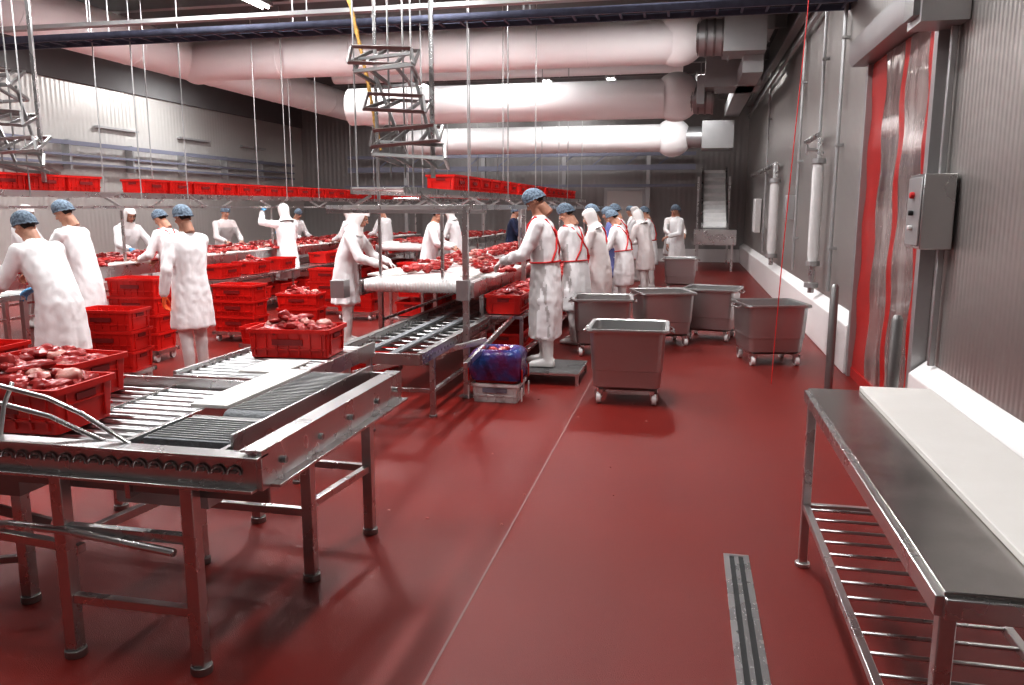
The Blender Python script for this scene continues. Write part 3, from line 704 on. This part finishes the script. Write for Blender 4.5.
def person(x,y,yawd,h=1.72,lean=.15,rh=(.17,.42,1.03),lh=(-.17,.42,1.03),hp=25,hy=0,cap='net',coat=None,glove=None,skin=0,
           vox=.018,hem=.52,apron=False,straps=False,z=0,step=.04,knife=False,side=0,name="meat_worker"):
    coat=coat or M_coat
    E=bpy.data.objects.new(name,None); COL.objects.link(E); E.location=(x,y,z); E.rotation_euler=(0,0,R(yawd)); E.scale=(h/1.75,)*3
    def U(p):
        p=Vector(p); k=max(0,min(1,(p.z-.86)/.36)); a=lean*k
        d=p.z-.90; yy=p.y*math.cos(a)+d*math.sin(a); zz=.90+d*math.cos(a)-p.y*math.sin(a)
        b_=side*k; xx=p.x*math.cos(b_)+(zz-.9)*math.sin(b_); zz=.9+(zz-.9)*math.cos(b_)-p.x*math.sin(b_)
        return Vector((xx,yy-lean*.07*(1 if p.z>.6 else p.z/.6),zz))
    m=MB(); m.mi(coat)
    zs=[(hem,.222,.172),(.66,.212,.165),(.80,.198,.155),(.92,.185,.142),(1.05,.172,.13),(1.18,.182,.134),(1.30,.192,.134),(1.38,.178,.116),(1.435,.125,.088),(1.475,.075,.068)]
    if hem<.5: zs=[(hem,.21,.15)]+[(.5,.21,.16)]+zs[1:]
    rs=[]
    for (zz,rx,ry) in zs:
        rs.append([U((rx*math.copysign(abs(math.cos(a))**.85,math.cos(a)),ry*math.copysign(abs(math.sin(a))**.9,math.sin(a)),zz)) for a in [2*math.pi*k/28 for k in range(28)]])
    m.loft(rs,coat)
    for s_ in (-1,1):
        st=step*s_
        m.limb([(s_*.09,0,.86),(s_*.10,st*.6+.012,.48),(s_*.105,st-.012,.20)],[.098,.070,.058],M_trs)
        m.limb([(s_*.105,st-.012,.24),(s_*.108,st-.02,.07)],[.062,.050],M_boot)
        m.loft([[Vector((s_*(.112+oo)+w*math.cos(a),yy+st,max(0,hh*.5+hh*.55*math.sin(a)))) for a in [2*math.pi*k/14 for k in range(14)]] for yy,w,hh,oo in ((-.085,.03,.07,0),(-.07,.042,.09,0),(0,.045,.10,0),(.08,.048,.075,.006),(.14,.045,.06,.01),(.175,.025,.04,.01))],M_boot)
    wr={}
    for s_,T in ((1,rh),(-1,lh)):
        Sh=U((s_*.172,0,1.385)); T=Vector(T); d=T-Sh; L=d.length; a,bb=.30,.27
        if L>.555: T=Sh+d*(.555/L); d=T-Sh; L=.555
        k=(a*a-bb*bb+L*L)/(2*L); hh=math.sqrt(max(.0004,a*a-k*k)); dn=d/L
        pole=Vector((s_*.55,-.35,-.8)); pole=(pole-dn*pole.dot(dn)).normalized()
        El=Sh+dn*k+pole*hh
        m.limb([U((s_*.10,0,1.40)),Sh,El,El.lerp(T,.86)],[.062,.073,.060,.050],coat)
        m.limb([El.lerp(T,.80),T],[.036,.030],glove or SK[skin])
        wr[s_]=(El,T)
    m.limb([U((0,0,1.40)),U((0,.012,1.50)),U((0,.022,1.55))],[.07,.056,.054],SK[skin])
    me=voxel(m,vox,2)
    if apron: me.materials.append(M_apron); ai=len(me.materials)-1
    vn=[v.normal.copy() for v in me.vertices]
    for v in me.vertices:
        if v.co.z>.3:
            c=v.co; q=Vector((c.x*12+x*7,c.y*12+y*3,c.z*2.6))
            dd=.013*noise.noise(q)+.007*noise.noise(Vector((c.x*26,c.y*26,c.z*14+x)))
            if c.z<.95: dd+=.011*math.sin(math.atan2(c.y,c.x)*9+x*5)*(1-(c.z-.3)/.65)*(1 if c.z>hem else 0)
            v.co=c+vn[v.index]*dd
    if apron:
        for p in me.polygons:
            if p.material_index==0 and p.normal.y>-.12 and abs(p.center.x)<.215 and p.center.z<1.30 and p.normal.z<.75: p.material_index=ai
    b_=bpy.data.objects.new("body",me); COL.objects.link(b_); b_.parent=E
    hm=Matrix.Translation(U((0,.03,1.625)))@Matrix.Rotation(R(hy),4,'Z')@Matrix.Rotation(-R(hp)-lean*.35,4,'X')
    for nm,mm in (("head",HEADS[skin]),("headwear",ME_net if cap=='net' else ME_hood)):
        o=bpy.data.objects.new(nm,mm); COL.objects.link(o); o.parent=E; o.matrix_local=hm
    for s_ in (1,-1):
        El,T=wr[s_]; d=(T-El).normalized(); d=(d+Vector((-s_*.15,.1,-.25))).normalized()
        up=Vector((s_*.35,.1,1)); up=(up-d*up.dot(d)).normalized(); xv=d.cross(up)
        Mx=Matrix((( xv.x,d.x,up.x,T.x),(xv.y,d.y,up.y,T.y),(xv.z,d.z,up.z,T.z),(0,0,0,1)))
        if s_<0: Mx=Mx@Matrix.Scale(-1,4,Vector((1,0,0)))
        o=bpy.data.objects.new("hand_right" if s_>0 else "hand_left",hand(glove or SK[skin])); COL.objects.link(o); o.parent=E; o.matrix_local=Mx
        if knife and s_>0:
            o=bpy.data.objects.new("knife",ME_knife); COL.objects.link(o); o.parent=E
            o.matrix_local=Mx@Matrix.Translation((-.05,.085,-.028))@Matrix.Rotation(R(70),4,'Z')@Matrix.Translation((0,-.02,0))
    if straps:
        m=MB()
        for s_ in (-1,1):
            m.tube([U(p) for p in ((s_*.07,.138,1.28),(s_*.085,.108,1.40),(s_*.09,.03,1.472),(s_*.08,-.078,1.43),(s_*.03,-.145,1.30),(-s_*.08,-.145,1.15),(-s_*.15,-.10,1.04))],.010,M_strap,8)
        m.tube([U((.186*math.cos(a),.148*math.sin(a),1.03)) for a in [2*math.pi*k/24 for k in range(25)]],.009,M_strap,6)
        o=m.obj("straps",parent=E)
    return E

person(-1.36,7.85,88,1.77,.12,rh=(.10,.40,1.06),lh=(-.12,.40,1.03),hp=38,cap='net',glove=M_glW,skin=1,vox=.013,hem=.28,apron=True,straps=True,z=.126,knife=True)
person(-5.08,5.65,80,1.75,.42,rh=(.20,.52,1.0),lh=(-.18,.55,1.0),hp=20,cap='net',glove=M_glB,vox=.015,hem=.5)
person(-6.25,7.35,95,1.80,.2,rh=(.18,.45,1.0),lh=(-.18,.5,1.0),hp=25,cap='net',vox=.016)
person(-4.88,7.2,68,1.73,.04,rh=(.20,.32,.92),lh=(-.29,.02,.84),hp=22,cap='net',glove=M_glO,vox=.015,hem=.5,skin=1)
person(-9.2,9.7,-80,1.74,.1,cap='hood',hp=20)
person(-9.15,11.8,-115,1.72,.25,rh=(.2,.5,1.05),lh=(-.25,.48,1.1),cap='hood',glove=M_glB,hp=20)
person(-6.85,9.75,85,1.70,.22,rh=(.25,.5,1.0),cap='net',hp=30,straps=True)
person(-9.2,14.8,-120,1.74,.15,cap='net',hp=15,coat=M_coatB,apron=True)
person(-7.15,13.55,60,1.76,.05,rh=(.2,.42,1.25),lh=(-.22,.42,1.62),cap='hood',glove=M_glB,hp=15,hem=.42)
person(-9.1,17.6,-110,1.70,.25,cap='net',hp=25)
person(-6.85,15.9,80,1.72,.15,cap='hood',hp=15,straps=True)
person(-7.0,18.2,75,1.74,.15,cap='net',hp=15)
person(-4.12,9.3,-85,1.73,.28,rh=(.18,.50,1.02),lh=(-.18,.52,1.02),cap='hood',hp=18,vox=.016,glove=M_glW)
person(-4.3,13.2,-85,1.73,.2,cap='net',hp=15,vox=.02)
person(-3.85,17.8,-85,1.73,.1,cap='net',hp=15,coat=M_coatD,vox=.02)
person(-4.9,16.9,85,1.73,.2,cap='hood',hp=15,vox=.02)
person(-1.34,9.95,66,1.77,.18,cap='net',hp=28,hy=12,straps=True,vox=.016,glove=M_glW,hem=.42,apron=True)
person(-1.22,11.7,84,1.70,.22,cap='hood',hp=20,coat=M_coatB,hem=.45)
person(-1.35,12.7,92,1.76,.12,cap='net',hp=20,straps=True,skin=1)
person(-1.22,14.1,95,1.72,.15,cap='net',hp=20,coat=M_coatV,vox=.02)
person(-1.0,13.25,75,1.70,.28,rh=(.2,.5,.98),cap='net',hp=30,straps=True,vox=.02,hem=.45)
person(-1.2,15.3,80,1.78,.15,cap='net',hp=20,straps=True,vox=.02)
person(-.78,15.9,60,1.68,.25,cap='hood',hp=20,vox=.02,coat=M_coatB)
person(-.75,17.2,100,1.73,.15,cap='net',hp=20,straps=True,vox=.02)
person(-.2,18.6,120,1.76,.05,rh=(.25,.1,.85),lh=(-.2,.35,1.05),cap='net',hp=10,vox=.02,skin=1)
person(-1.1,18.9,80,1.72,.1,cap='hood',hp=10,vox=.02)
person(-1.3,20.5,90,1.74,.1,cap='net',hp=10,vox=.02)
person(-.35,20.8,200,1.74,.1,cap='net',hp=10,vox=.02,coat=M_coatB,apron=True)
person(-4.25,20.3,-85,1.73,.1,cap='hood',hp=10,vox=.02)

# ------------------------------------------------------------------ world, camera
w=bpy.data.worlds.new("World"); S.world=w; w.use_nodes=True
w.node_tree.nodes["Background"].inputs[0].default_value=(.5,.5,.5,1); w.node_tree.nodes["Background"].inputs[1].default_value=.2
cam=bpy.data.cameras.new("Camera"); cam.sensor_width=36; cam.lens=800*36/1024; cam.clip_end=100
co=bpy.data.objects.new("Camera",cam); co.location=(0,0,1.7); co.rotation_euler=(R(90-9.6),0,R(12.2)); COL.objects.link(co); S.camera=co
S.view_settings.view_transform='Standard'; S.view_settings.look='None'; S.view_settings.exposure=0; S.view_settings.gamma=.80
